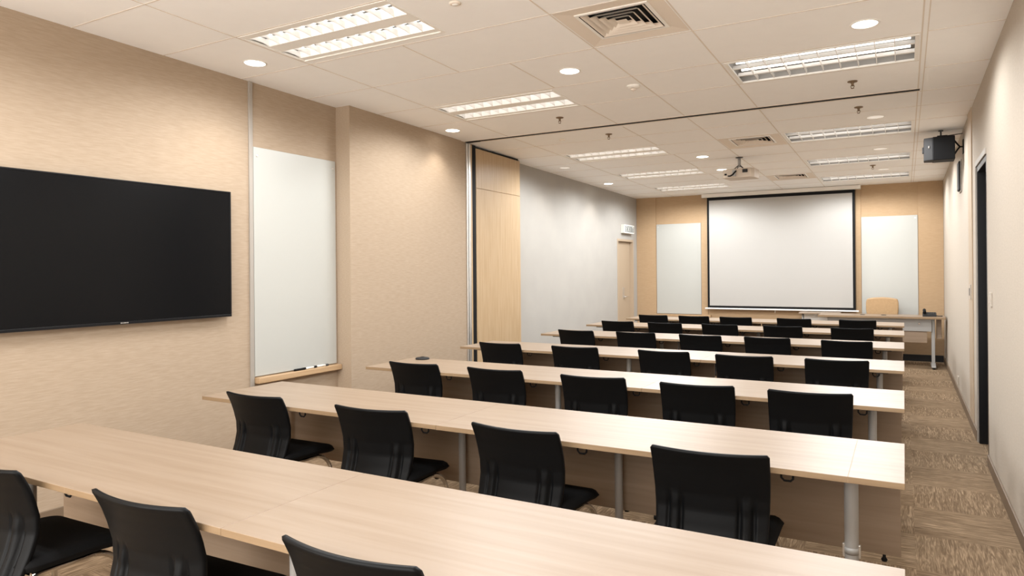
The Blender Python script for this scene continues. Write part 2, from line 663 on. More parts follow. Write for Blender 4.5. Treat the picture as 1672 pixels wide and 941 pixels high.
# ------------------------------------------------------------------ television
t = thing('television', 'large black flat television mounted on the beige left wall', 'television', (XW, 2.60, 1.132))
W2, HH = .800, .905
b = MB()
b.box(.012, .045, -W2 + .06, W2 - .06, .09, HH - .06, M['black'], .006)
b.build('back_housing', t)
b = MB()
for (y0, y1, z0, z1) in ((-W2, W2, 0, .017), (-W2, W2, HH - .009, HH), (-W2, -W2 + .009, .017, HH - .009), (W2 - .009, W2, .017, HH - .009)):
    b.box(.040, .064, y0, y1, z0, z1, M['black_gloss'], .0015)
b.build('bezel', t)
b = MB()
b.box(.045, .0605, -W2 + .009, W2 - .009, .017, HH - .009, M['screen_glass'])
b.build('screen', t)
b = MB()
for i, w in enumerate((.009, .008, .010, .008, .009)):
    y = -.024 + i * .0105
    b.box(.0635, .0655, y, y + w * .8, .0055, .0125, M['alu'])
b.build('badge', t)

# ------------------------------------------------------------------ door, sign on the white wall
d = bpy.data.objects.new('door_1', None)
COL.objects.link(d)
d.location = (XW, DY0, 0)
struct(d)
b = MB()
w = DY1 - DY0
b.box(-.11, .006, 0, .045, 0, DZ, M['door_cream'], .002)
b.box(-.11, .006, w - .045, w, 0, DZ, M['door_cream'], .002)
b.box(-.11, .006, .045, w - .045, DZ - .04, DZ, M['door_cream'], .002)
b.build('door_frame', d)
b = MB()
b.box(-.095, -.055, .047, w - .047, .004, DZ - .042, M['door_cream'], .002)
b.build('door_leaf', d)
b = MB()
b.box(-.055, -.050, .40, .50, .93, 1.13, M['alu'], .002)
b.tube([(-.05, .44, .96), (-.015, .44, .96), (-.012, .44, .96), (-.012, .54, .96)], .008, M['alu'])
b.build('lock_plate', d)

t = thing('exit_sign', 'small white box exit sign on the white wall above the cream door', 'sign', (XW, 11.56, 2.088))
b = MB()
b.box(0.0, .075, 0, .49, 0, .148, M['sign_white'], .004)
b.build('sign_box', t)
b = MB()
b.box(.0745, .0765, .02, .47, .02, .128, M['sign_grey'])
b.build('sign_face', t)


def letters(parent, y0, dy, h, z0, x):
    th = .012

    def letter(bars):
        b = MB()
        for (ya, za, yb, zb) in bars:
            a = Vector((x, y0 + ya, z0 + za))
            c = Vector((x, y0 + yb, z0 + zb))
            d_ = (c - a).normalized()
            n = Vector((0, -d_.z, d_.y)) * th / 2
            a -= d_ * th * .4
            c += d_ * th * .4
            b.quad([tuple(q) for q in (a - n, c - n, c + n, a + n)], M['sign_white'])
        b.build('letter', parent, recalc=False)

    letter([(0, 0, 0, h), (0, 0, .06, 0), (0, h / 2, .05, h / 2), (0, h, .06, h)])
    o = dy
    letter([(o, 0, o + .065, h), (o, h, o + .065, 0)])
    o = 2 * dy + .02
    letter([(o + .012, 0, o + .012, h)])
    o = 3 * dy
    letter([(o, h, o + .07, h), (o + .035, 0, o + .035, h)])


letters(t, .055, .105, .075, .0365, .0775)

# ------------------------------------------------------------------ back wall boards and screen
t = thing('whiteboard', 'white board on the back wall left of the projection screen', 'whiteboard', (-3.54, YB, .64))
b = MB()
b.box(-.405, .405, -.014, -.001, 0, 1.625, M['whiteboard'], .002)
b.build('writing_surface', t)
for x in (-.37, .37):
    b = MB()
    b.lathe([(.0, -.0), (.012, .0), (.012, -.004)], M['alu'], 12, (x, -.014, 1.58), axis='y')
    b.build('fixing_screw', t)
b = MB()
b.box(-3.95, -2.96, YB - .085, YB - .023, .596, .632, M['tray_wood'], .004)
tag(b.build('marker_tray'), 'oak ledge under the left whiteboard on the back wall', 'tray')
t = thing('whiteboard', 'white board on the back wall behind the tan chair, right of the screen', 'whiteboard', (-.199, YB, .64))
b = MB()
b.box(-.389, .389, -.014, -.001, 0, 1.612, M['whiteboard'], .002)
b.build('writing_surface', t)
for x in (-.355, .355):
    b = MB()
    b.lathe([(.0, -.0), (.012, .0), (.012, -.004)], M['alu'], 12, (x, -.014, 1.57), axis='y')
    b.build('fixing_screw', t)

t = thing('projection_screen', 'large pull-down projection screen with black border on the back wall', 'projection screen', (-1.836, YB - .09, 0))
zc = ceil(YB - .09)
b = MB()
b.box(-1.253, 1.248, -.055, .065, zc - .068, zc - .004, M['screen_case'], .006)
b.build('casing', t)
b = MB()
sx0, sx1, sz0, sz1 = -1.168, 1.163, .766, zc - .068
b.box(sx0, sx1, -.004, .0, sz0, sz1, M['black'])
b.build('black_border', t)
b = MB()
b.box(sx0 + .036, sx1 - .036, -.006, -.0035, sz0 + .038, sz1 - .052, M['screen_cloth'])
b.build('screen_fabric', t)
b = MB()
b.box(sx0 - .045, sx1 + .045, -.016, .012, .742, .766, M['white_metal'], .004)
b.build('bottom_bar', t)
b = MB()
b.tube([(-.05, -.004, .742), (-.05, -.004, .715), (-.055, -.004, .70)], .003, M['white_metal'], 6)
b.build('pull_cord', t)

# ------------------------------------------------------------------ right wall doorway
d = bpy.data.objects.new('door_2', None)
COL.objects.link(d)
d.location = (XR, RY0, 0)
struct(d)
w = RY1 - RY0
b = MB()
b.box(.0, .30, w - .05, w - .002, 0, RZ - .002, M['black_gloss'], .002)
b.box(.0, .30, .002, .05, 0, RZ - .002, M['black_gloss'], .002)
b.box(.0, .30, .05, w - .05, RZ - .05, RZ - .002, M['black_gloss'], .002)
b.build('door_frame', d)
b = MB()
b.box(-.010, .002, w - .004, w + .045, 0, RZ + .04, M['alu_paint'], .002)
b.box(-.010, .002, .0, w - .004, RZ - .004, RZ + .04, M['alu_paint'], .002)
b.build('architrave', d)
b = MB()
b.box(.10, .14, .05, w - .05, .005, RZ - .052, M['dark_grey'], .002)
b.build('door_leaf', d)
b = MB()
b.box(.06, .10, .08, .14, 1.0, 1.05, M['alu'], .003)
b.tube([(.10, .11, 1.02), (.055, .11, 1.02), (.05, .115, 1.02), (.05, .24, 1.02)], .009, M['alu'])
b.build('door_handle', d)
b = MB()
b.box(XR - .010, XR, 7.25, 7.60, .086, ceil(7.6), M['door_cream'], .002)
struct(b.build('trim_2'))


def plate(name, label, cat, y, z, h, wd, m, face=True):
    t = thing(name, label, cat, (XR, y, z))
    b = MB()
    b.box(-.011, 0, -wd / 2, wd / 2, 0, h, M['socket'], .002)
    b.build('face_plate', t)
    b = MB()
    b.box(-.0145, -.010, -wd / 5, wd / 5, h * .25, h * .75, M[m], .001)
    b.build('switch_rocker', t)


plate('light_switch', 'pale light switch plate on the near right wall beside the doorway', 'switch', 5.82, 1.17, .10, .085, 'socket')
plate('access_keypad', 'small grey access keypad on the right wall just past the black doorway', 'keypad', 7.37, 1.16, .13, .08, 'dark_metal')
bpy.data.objects['access_keypad'].location.x = XR - .010
plate('power_socket', 'low power socket on the right wall just above the skirting', 'socket', 9.25, .13, .09, .085, 'socket')

b = MB()
b.box(-.030, 0, -.11, .11, 0, .30, M['dark_grey'], .010)
t = thing('wall_fixture', 'slim dark grey fixture on the right wall behind the hanging loudspeaker', 'wall fixture', (XR, 8.62, 2.24))
b.build('housing', t)
b = MB()
b.box(-.012, 0, -.125, .125, -.015, .315, M['alu_paint'], .003)
b.build('back_plate', t)

# ------------------------------------------------------------------ loudspeaker
t = thing('loudspeaker', 'black box loudspeaker hung from the ceiling near the right wall', 'loudspeaker', (.335, 8.24, 2.515), (0, 0, 0))
b = MB()
b.prism([(-.075, -.11), (.115, -.11), (.115, .10), (-.075, .10)], 'z', 0.0, .235, M['black'], .006)
b.build('cabinet', t)
b = MB()
b.prism([(-.073, -.108), (-.073, .098), (-.150, .07), (-.150, -.075)], 'z', .004, .231, M['dark_grey'], .006)
b.build('grille', t)
b = MB()
b.box(-.163, -.148, -.03, .03, .09, .15, M['dark_grey'], .004)
b.build('horn_mouth', t)
b = MB()
b.box(-.112, -.102, -.1035, -.090, .125, .148, M['alu_paint'], .003)
b.build('badge', t)
b = MB()
b.box(-.035, .055, -.06, .05, .234, .252, M['black'], .004)
b.tube([(.0, 0, .25), (.0, 0, ceil(8.24) - 2.515 - .001)], .008, M['dark_metal'])
b.lathe([(.022, ceil(8.24) - 2.515 - .012), (.022, ceil(8.24) - 2.515 - .001)], M['dark_metal'], 16)
b.build('ceiling_bracket', t)
b = MB()
b.box(.184, .191, -.05, .05, .06, .20, M['black'], .003)
b.tube([(.185, 0, .13), (.16, -.01, .13), (.135, -.03, .16), (.115, -.03, .19)], .008, M['black'])
b.tube([(.16, -.01, .13), (.138, -.03, .10), (.115, -.03, .06)], .008, M['black'])
b.tube([(.02, 0, .25), (.185, .0, .262)], .004, M['black'], 6)
b.build('wall_arm', t)

# ------------------------------------------------------------------ projector
t = thing('projector', 'beige ceiling projector on a short pole facing the screen', 'projector', (-1.755, 8.83, ceil(8.83)))
b = MB()
b.prism([(-.178, -.10), (.150, -.12), (.190, -.06), (.205, .16), (-.15, .18)], 'z', -.262, -.150, M['projector'], .008)
b.build('body', t)
for q in ((-.06, -.02, -.125, -.106, -.245, -.165, M['grey_metal'], .002), (.06, .12, -.128, -.114, -.205, -.165, M['dark_grey'], .002), (-.155, -.13, -.118, -.098, -.225, -.205, M['black'], .002)):
    b = MB()
    b.box(*q)
    b.build('rear_port', t)
b = MB()
b.tube([(-.11, -.125, -.238), (-.08, -.14, -.24), (-.05, -.145, -.225), (-.03, -.14, -.20), (-.01, -.135, -.182)], .009, M['black'], 8)
b.build('cable', t)
b = MB()
b.lathe([(.03, -.01), (.045, -.006), (.045, .0)], M['dark_metal'], 18)
b.tube([(0, 0, -.001), (0, 0, -.12)], .018, M['grey_metal'], 12)
for (x, y) in ((-.06, -.05), (.06, -.05), (.06, .1), (-.06, .1)):
    b.tube([(0, 0, -.09), (x * .6, y * .6, -.13), (x, y, -.152)], .006, M['dark_metal'], 6)
b.build('mounting_pole', t)
b = MB()
b.lathe([(.04, .155), (.04, .19), (.034, .192)], M['black_gloss'], 18, (.06, 0, -.205), axis='y')
b.build('lens', t)

# ------------------------------------------------------------------ ceiling light fixtures


def troffer(x0, x1, y0, y1, label, kind):
    cx, cy = (x0 + x1) / 2, (y0 + y1) / 2
    W, D = x1 - x0, y1 - y0
    t = thing('ceiling_light', label, 'ceiling light', on_ceiling(cx, cy), CEIL_ROT, 'recessed fluorescent ceiling lights')
    w, d = W / 2, D / 2
    H = .085
    fr = .022 if kind == 'R' else .018
    b = MB()
    for (a0, a1, c0, c1) in ((-w, w, -d, -d + fr), (-w, w, d - fr, d), (-w, -w + fr, -d + fr, d - fr), (w - fr, w, -d + fr, d - fr)):
        b.box(a0, a1, c0, c1, -.004, .010, M['white_metal'], .0015)
    b.build('frame', t)
    # reflector housing (open box)
    b = MB()
    q = .002
    a0, a1, c0, c1 = -w + q, w - q, -d + q, d - q
    b.quad([(a0, c0, H), (a1, c0, H), (a1, c1, H), (a0, c1, H)], M['reflector'])
    b.quad([(a0, c0, .008), (a1, c0, .008), (a1, c0, H), (a0, c0, H)], M['reflector'])
    b.quad([(a0, c1, .008), (a1, c1, .008), (a1, c1, H), (a0, c1, H)], M['reflector'])
    b.quad([(a0, c0, .008), (a0, c1, .008), (a0, c1, H), (a0, c0, H)], M['reflector'])
    b.quad([(a1, c0, .008), (a1, c1, .008), (a1, c1, H), (a1, c0, H)], M['reflector'])
    b.build('reflector', t, recalc=False)
    bl = .0022
    if kind == 'R':
        ty = (-.085, .105)
        b = MB()
        for yy in (-.085 - .0, .105):
            b.prism([(yy - .012, .006), (yy + .012, .006), (yy + .004, .030), (yy - .004, .030)], 'x', -w + fr, w - fr, M['louver'])
        n = 10
        for i in range(1, n):
            x = -w + fr + (W - 2 * fr) * i / n
            b.box(x - bl, x + bl, -d + fr, d - fr, .002, .034, M['louver'])
        b.build('louver', t)
        tz = .055
    else:
        ty = (-.135, .135)
        ch = .080
        b = MB()
        # plain strips between and beside the two louvred channels
        for (s0, s1) in ((-d + fr, -.135 - ch), (-.135 + ch, .135 - ch), (.135 + ch, d - fr)):
            b.box(-w + fr, w - fr, s0, s1, .003, .007, M['ceil_tan'] if False else M['white_metal'])
        n = 12
        for yy in ty:
            for i in range(0, n + 1):
                x = -w + fr + .012 + (W - 2 * fr - .024) * i / n
                b.prism([(yy - ch, .004), (yy - .03, .012), (yy + .03, .012), (yy + ch, .004), (yy + ch, .044), (yy - ch, .044)], 'x', x - bl, x + bl, M['louver'])
            for s in (-1, 1):
                b.quad([(-w + fr, yy + s * ch, .004), (w - fr, yy + s * ch, .004), (w - fr, yy + s * ch * .8, .06), (-w + fr, yy + s * ch * .8, .06)], M['louver'])
        b.build('louver', t)
        tz = .052
    for yy in ty:
        b = MB()
        b.tube([(-w + .045, yy, tz), (w - .045, yy, tz)], .013, M['tube'], 8)
        b.build('fluorescent_tube', t)
    li = bpy.data.lights.new('louvre_light', 'SPOT')
    li.energy = TROFFER_POWER * 2 / 10 * (.98 if kind == 'L' else .83) * (1.12 if cy > 7 else 1.0)
    li.color = TROFFER_COLOR
    li.spot_size = math.radians(170)
    li.spot_blend = .45
    li.shadow_soft_size = 0.0
    for yy in ty:
        for i in range(5):
            o = bpy.data.objects.new('lamp', li)
            COL.objects.link(o)
            o.parent = t
            o.location = (-w + W * (i + .5) / 5, yy, -.008)
    return t


ordn = ['nearest', 'second', 'third', 'fourth', 'farthest']
labL = {1: 'twin-channel louvred ceiling light above the television, nearest in the left row',
        2: 'twin-channel louvred ceiling light above the pillar, in front of the ceiling track',
        3: 'louvred ceiling light in the left row, first one beyond the dark ceiling track',
        4: 'louvred ceiling light in the left row, second one beyond the dark ceiling track',
        5: 'louvred ceiling light in the left row, last before the back wall'}
labR = {2: 'grid-louvred ceiling light on the right, large and just this side of the ceiling track',
        3: 'grid-louvred ceiling light in the right row, first one beyond the ceiling track',
        4: 'grid-louvred ceiling light in the right row, level with the far side of the loudspeaker',
        5: 'grid-louvred ceiling light in the right row, last before the back wall'}
for i, h in enumerate(TRO_L):
    troffer(*h, labL.get(i, 'twin-channel louvred ceiling light added out of view at the near end, left row, above the nearest tables'), 'L')
for i, h in enumerate(TRO_R):
    troffer(*h, labR.get(i, 'grid-louvred ceiling light at the near end, right row, %s' % ('beside the first air diffuser' if i else 'added out of view above the nearest table')), 'R')

# downlights
DOWN = [(-3.92, 3.336, 'round lit downlight above the aluminium trim beside the television wall', 1.0),
        (-3.953, 5.815, 'round lit downlight above the pillar just before the partition track', 1.0),
        (-2.092, 4.581, 'round lit downlight in mid ceiling between the two nearer left and right lights', .7),
        (-.19, 4.596, 'round lit downlight near the right wall this side of the large grid light', 1.0),
        (-2.138, 8.563, 'round lit downlight in mid ceiling left of the projector', .7),
        (-2.155, 9.70, 'small lit downlight in mid ceiling just behind the projector', .7),
        (-4.02, 10.224, 'small lit downlight close to the white left wall', 1.0),
        (-3.96, 8.488, 'dim recessed downlight over the white wall just past the partition', .7),
        (-.22, 7.267, 'dim recessed downlight on the right between two grid lights near the track', 1.0),
        (-.228, 9.053, 'dim recessed downlight on the right beyond the first grid light past the track', 1.0),
        (-.23, 10.75, 'dim recessed downlight on the far right before the last grid light', 1.0)]


def downlight(x, y, label, k):
    t = thing('downlight', label, 'downlight', on_ceiling(x, y), CEIL_ROT, 'round recessed downlights')
    b = MB()
    dim = 'dim' in label
    b.lathe([(.068, -.001), (.070, -.005), (.080, -.004), (.082, .0005)], M['white_metal'], 28, cap=False)
    b.build('trim_ring', t)
    b = MB()
    b.lathe([(.0, -.0022), (.040, -.0022), (.0685, -.0018)], M['disc_dim' if dim else 'disc'], 28, cap=False)
    b.build('lens', t)
    li = bpy.data.lights.new('downlight_lamp', 'SPOT')
    li.energy = SPOT_POWER * k
    li.color = SPOT_COLOR
    li.spot_size = math.radians(112)
    li.spot_blend = .75
    li.shadow_soft_size = .03
    o = bpy.data.objects.new('lamp', li)
    COL.objects.link(o)
    o.parent = t
    o.location = (0, 0, -.045)


for a in DOWN:
    downlight(*a)

# ------------------------------------------------------------------ air diffusers
vent_lab = ['square air diffuser tile, large one nearest the camera with black slots',
            'square air diffuser tile in mid ceiling in front of the projector',
            'square air diffuser tile in the ceiling just before the projection screen']
for (h, lb) in zip(VENTS, vent_lab):
    cx, cy = (h[0] + h[1]) / 2, (h[2] + h[3]) / 2
    hw, hd = (h[1] - h[0]) / 2, (h[3] - h[2]) / 2
    t = thing('air_diffuser', lb, 'air vent', on_ceiling(cx, cy), CEIL_ROT, 'square air diffusers in the ceiling')
    b = MB()
    r = .205
    T = M['ceil_tan']
    P0 = [(-hw, -hd), (hw, -hd), (hw, hd), (-hw, hd)]
    P1 = [(-r, -r), (r, -r), (r, r), (-r, r)]
    for i in range(4):
        j = (i + 1) % 4
        b.quad([(*P0[i], .0), (*P0[j], .0), (*P1[j], .012), (*P1[i], .012)], T)
    b.build('tile_panel', t)
    b = MB()
    for i in range(4):
        j = (i + 1) % 4
        q0 = [(-r - .012, -r - .012), (r + .012, -r - .012), (r + .012, r + .012), (-r - .012, r + .012)]
        q1 = [(-r + .008, -r + .008), (r - .008, -r + .008), (r - .008, r - .008), (-r + .008, r - .008)]
        b.quad([(*q0[i], .004), (*q0[j], .004), (*q1[j], .004), (*q1[i], .004)], M['white_metal'])
        b.quad([(*q0[i], .004), (*q0[j], .004), (*q0[j], .013), (*q0[i], .013)], M['white_metal'])
    b.build('rim', t)
    b = MB()
    for (k, rr) in enumerate((.190, .150, .110, .070)):
        ri = rr - .027
        for i in range(4):
            j = (i + 1) % 4
            q0 = [(-rr, -rr), (rr, -rr), (rr, rr), (-rr, rr)]
            q1 = [(-ri, -ri), (ri, -ri), (ri, ri), (-ri, ri)]
            b.quad([(*q0[i], .004), (*q0[j], .004), (*q1[j], .024), (*q1[i], .024)], M['ceil_tan'])
    b.quad([(-.032, -.032, .006), (.032, -.032, .006), (.032, .032, .006), (-.032, .032, .006)], M['ceil_tan'])
    b.build('louver_cones', t)
    b = MB()
    b.quad([(-r, -r, .05), (r, -r, .05), (r, r, .05), (-r, r, .05)], M['black'])
    for i in range(4):
        j = (i + 1) % 4
        b.quad([(*P1[i], .012), (*P1[j], .012), (*P1[j], .05), (*P1[i], .05)], M['black'])
    b.build('dark_throat', t)

# sprinklers, detectors
for (x, y, lb) in [(-2.774, 5.846, 'small brass sprinkler head on the ceiling just before the track, left side'),
                   (-2.648, 6.757, 'small brass sprinkler head on the ceiling just past the track, left side'),
                   (-.33, 5.881, 'small brass sprinkler head on the right, just before the track'),
                   (-.334, 6.781, 'small brass sprinkler head on the right, just past the track'),
                   (-.347, 10.31, 'small brass sprinkler head far right before the last grid light')]:
    t = thing('sprinkler_head', lb, 'sprinkler', on_ceiling(x, y), CEIL_ROT, 'brass ceiling sprinklers')
    b = MB()
    b.lathe([(.036, 0), (.034, -.006), (.014, -.010), (.009, -.02), (.009, -.036)], M['brass'], 16)
    b.build('escutcheon', t)
    b = MB()
    b.tube([(-.009, 0, -.03), (-.013, 0, -.04), (-.004, 0, -.052)], .0025, M['brass'], 6)
    b.tube([(.009, 0, -.03), (.013, 0, -.04), (.004, 0, -.052)], .0025, M['brass'], 6)
    b.lathe([(.0, -.052), (.012, -.053), (.012, -.055), (.0, -.056)], M['brass'], 12)
    b.build('deflector', t)
t = thing('smoke_detector', 'white round smoke detector on the ceiling before the partition track', 'smoke detector', on_ceiling(-1.82, 5.171), CEIL_ROT)
b = MB()
b.lathe([(.052, 0), (.052, -.010), (.044, -.018), (.028, -.024)], M['white_metal'], 24)
b.build('base', t)
b = MB()
b.lathe([(.022, -.023), (.020, -.034), (.008, -.038), (.003, -.046)], M['ceil_tan'], 16)
b.build('sensor_tip', t)
for (x, y, lb) in [(-2.12, 3.152, 'small pale ceiling disc at the top edge between the near light and diffuser'),
                   (-3.19, 6.78, 'small pale ceiling disc just past the track on the left')]:
    t = thing('ceiling_sensor', lb, 'sensor', on_ceiling(x, y), CEIL_ROT)
    b = MB()
    b.lathe([(.032, 0), (.032, -.005), (.024, -.009)], M['ceil_tan'], 20)
    b.build('base', t)
    b = MB()
    b.lathe([(.018, -.008), (.014, -.013), (.0, -.014)], M['white_metal'], 16, cap=False)
    b.build('cover', t)

# ------------------------------------------------------------------ training tables
YN = [1.300, 2.647, 4.042, 5.512, 7.013, 8.416, 9.725]
XL = [-3.468, -3.581, -3.561, -3.683, -3.588, -3.637, -3.567]
TD = .60
SPLIT = [-1.683, -1.909, -1.389, -1.407, -2.156, -1.75, -1.75]
EDGES = [[-2.476], [-2.709, -.174], [-2.76, -2.087, -.772, -.157], [-2.122, -.777, -.17], [-1.35, -.2], [], []]
# legs per row: (x, dy from near edge, radius) for the left and for the right table
LEGL = [[(-3.105, .20, .021), (-1.80, .44, .019)], [(-3.38, .43, .019), (-2.06, .45, .019)], [(-3.40, .43, .02), (-2.042, .20, .020)],
        [(-3.46, .42, .023), (-2.07, .20, .020)], [(-3.40, .43, .02), (-2.32, .44, .02)], [(-3.45, .43, .02), (-1.98, .44, .02)], [(-3.40, .43, .02), (-1.98, .44, .02)]]
LEGR = [[(-1.60, .20, .019), (-.175, .20, .024)], [(-1.178, .45, .019), (-.176, .20, .024)], [(-1.29, .44, .018), (-.155, .20, .021)],
        [(-1.33, .44, .018), (-.16, .20, .021)], [(-1.95, .44, .02), (-.16, .20, .021)], [(-1.55, .44, .02), (-.16, .20, .021)], [(-1.55, .44, .02), (-.16, .20, .021)]]
ROWN = ['nearest row', 'second row from the camera', 'third row from the camera', 'fourth row from the camera',
        'fifth row from the camera', 'sixth row from the camera', 'farthest row']

# chairs per row: (x, distance behind the near table edge, turn)
CH = [[(-2.793, -.128, .03), (-1.957, -.099, .044), (-1.15, -.096, .013)],
      [(-3.066, -.097, .01), (-2.252, -.093, .08), (-1.434, -.138, -.022), (-.622, -.136, .08)],
      [(-3.076, -.078, .032), (-2.399, -.078, .019), (-1.683, -.089, .075), (-1.037, -.101, .08), (-.441, -.08, .08)],
      [(-3.206, -.103, .037), (-2.468, -.092, .074), (-1.694, -.078, .016), (-1.061, -.105, .05), (-.424, -.078, .077)],
      [(-3.13, -.099, -.02), (-2.453, -.082, .04), (-1.775, -.114, -.02), (-1.143, -.101, -.02), (-.455, -.143, .008)],
      [(-3.187, -.078, .04), (-2.561, -.116, .04), (-1.907, -.095, -.02), (-1.208, -.078, -.02), (-.496, -.078, .017)],
      [(-3.144, -.078, .017), (-2.559, -.078, .037), (-1.992, -.078, .04), (-1.256, -.078, -.02), (-.51, -.078, .04)]]
CH_X = [[c[0] for c in r] for r in CH]


def table(r, side):
    x0, x1 = (XL[r], SPLIT[r]) if side == 'L' else (SPLIT[r], -.002)
    yn = YN[r]
    cx = (x0 + x1) / 2
    lab = 'pale maple training table, %s part of the %s' % ('left' if side == 'L' else 'right, aisle-side', ROWN[r])
    t = thing('training_table', lab, 'table', (cx, yn, 0), (0, 0, 0), 'pale maple training tables in rows')
    gap = .0006
    a0, a1 = x0 - cx + gap, x1 - cx - gap
    b = MB()
    b.box(a0, a1, 0, TD, TH - .022, TH, M['top'], .0012, 1)
    o = b.build('tabletop', t)
    o.data.materials.append(M['edge'])
    for p in o.data.polygons:
        if abs(p.normal.z) < .5:
            p.material_index = 1
    js = [e for e in EDGES[r] if x0 + .02 < e < x1 - .02]
    if js:
        b = MB()
        for e in js:
            b.box(e - cx - .0012, e - cx + .0012, -.0004, .002, TH - .0215, TH - .001, M['edge_dark'])
            if e > -.2 and r in (1,):
                b.box(e - cx - .0008, e - cx + .0008, .0, TD, TH - .002, TH + .0002, M['edge_dark'])
        b.build('edge_joint', t)
    # modesty panel under the far edge
    pz = .30
    b = MB()
    p0 = a0 + ((.03 if r == 0 else .15) if side == 'L' else .006)
    b.box(p0, a1 - (.016 if side == 'R' else .006), .500, .518, pz, TH - .024, M['panel'], .002)
    b.build('modesty_panel', t)
    # under-top rails
    b = MB()
    b.box(a0 + .10, a1 - .10, .40, .44, TH - .050, TH - .0225, M['dark_metal'], .003)
    b.box(a0 + .10, a1 - .10, .10, .14, TH - .040, TH - .0225, M['dark_metal'], .003)
    b.build('frame_rail', t)
    for (lx, dy, rad) in (LEGL[r] if side == 'L' else LEGR[r]):
        x = lx - cx
        b = MB()
        b.lathe([(rad * .95, .035), (rad, .12), (rad, .33), (rad * 1.02, TH - .05), (rad * 1.25, TH - .03)], M['grey_metal'], 18, (x, dy, 0))
        lg = b.build('leg', t)
        b = MB()
        b.box(x - .055, x + .055, dy - .045, dy + .045, TH - .031, TH - .0225, M['grey_metal'], .004)
        b.build('top_bracket', lg)
        b = MB()
        f0, f1 = (.06, .48) if dy < .4 else (dy - .05, dy + .05)
        b.box(x - .022, x + .022, f0, f1, .016, .042, M['grey_metal'], .008)
        for yy in ((f0 + .03, f1 - .03) if dy < .4 else (dy,)):
            b.lathe([(.016, 0.0), (.016, .010), (.009, .018)], M['chrome'], 12, (x, yy, 0))
        b.build('foot', lg)
        if dy < .4:
            b = MB()
            b.lathe([(rad + .0015, .395), (rad + .0015, .42)], M['grey_metal'], 18, (x, dy, 0))
            for s in (-1, 1):
                b.box(x + s * (rad + .002) - .004, x + s * (rad + .002) + .004, dy - .008, dy + .008, .38, .43, M['alu'], .002)
            b.build('height_clamp', lg)
    # bag hooks hanging below the near edge, one beside each chair
    for c in CH_X[r]:
        hx = c + .235
        if x0 + .05 < hx < x1 - .05:
            x = hx - cx
            b = MB()
            b.box(x - .02, x + .0, .035, .065, TH - .03, TH - .0225, M['black'])
            b.tube([(x - .01, .05, TH - .025), (x - .01, .05, TH - .045), (x, .05, TH - .056), (x + .022, .05, TH - .056), (x + .030, .05, TH - .048), (x + .031, .05, TH - .034)], .004, M['black'], 8)
            b.build('bag_hook', t)
    # pale socket box under the top
    b = MB()
    sx = (a0 + a1) / 2 + (.12 if side == 'L' else -.1)
    if r == 1:
        sx = (-1.20 if side == 'R' else -2.93) - cx
    b.box(sx - .05, sx + .05, .27, .34, TH - .05, TH - .0225, M['grey_metal'], .006)
    b.build('socket_box', t)
    if side == 'R':
        b = MB()
        b.lathe([(.010, pz - .028), (.012, pz - .02), (.006, pz - .012), (.006, pz + .01)], M['black'], 12, (a1 - .075, .509, 0))
        b.build('glide', t)


for r in range(7):
    for s in 'LR':
        table(r, s)

t = thing('cable_cap', 'small flat dark disc lying on the far edge of the third row table', 'cable cap', (-3.43, YN[2] + TD - .06, TH + .0005))
b = MB()
b.lathe([(.055, 0), (.058, .006), (.050, .014), (.02, .017)], M['dark_grey'], 24)
b.build('rim', t)
b = MB()
b.lathe([(.02, .0165), (.016, .020), (.0, .0205)], M['black'], 16, cap=False)
b.build('lid', t)

# ------------------------------------------------------------------ chairs


def back_profile(z):
    """forward offset of the shell centre line relative to the top edge, by height"""
    pts = [(.40, .012), (.44, .028), (.50, .052), (.56, .068), (.62, .066), (.68, .050), (.73, .032), (.77, .012), (.795, -.002)]
    if z <= pts[0][0]:
        return pts[0][1]
    for (z0, y0), (z1, y1) in zip(pts, pts[1:]):
        if z <= z1:
            k = (z - z0) / (z1 - z0)
            return y0 + (y1 - y0) * k
    return pts[-1][1]


def half_width(z):
    k = (z - .40) / .395
    return .195 + .016 * max(0, k) ** 1.6 + .006 * math.sin(math.pi * k)


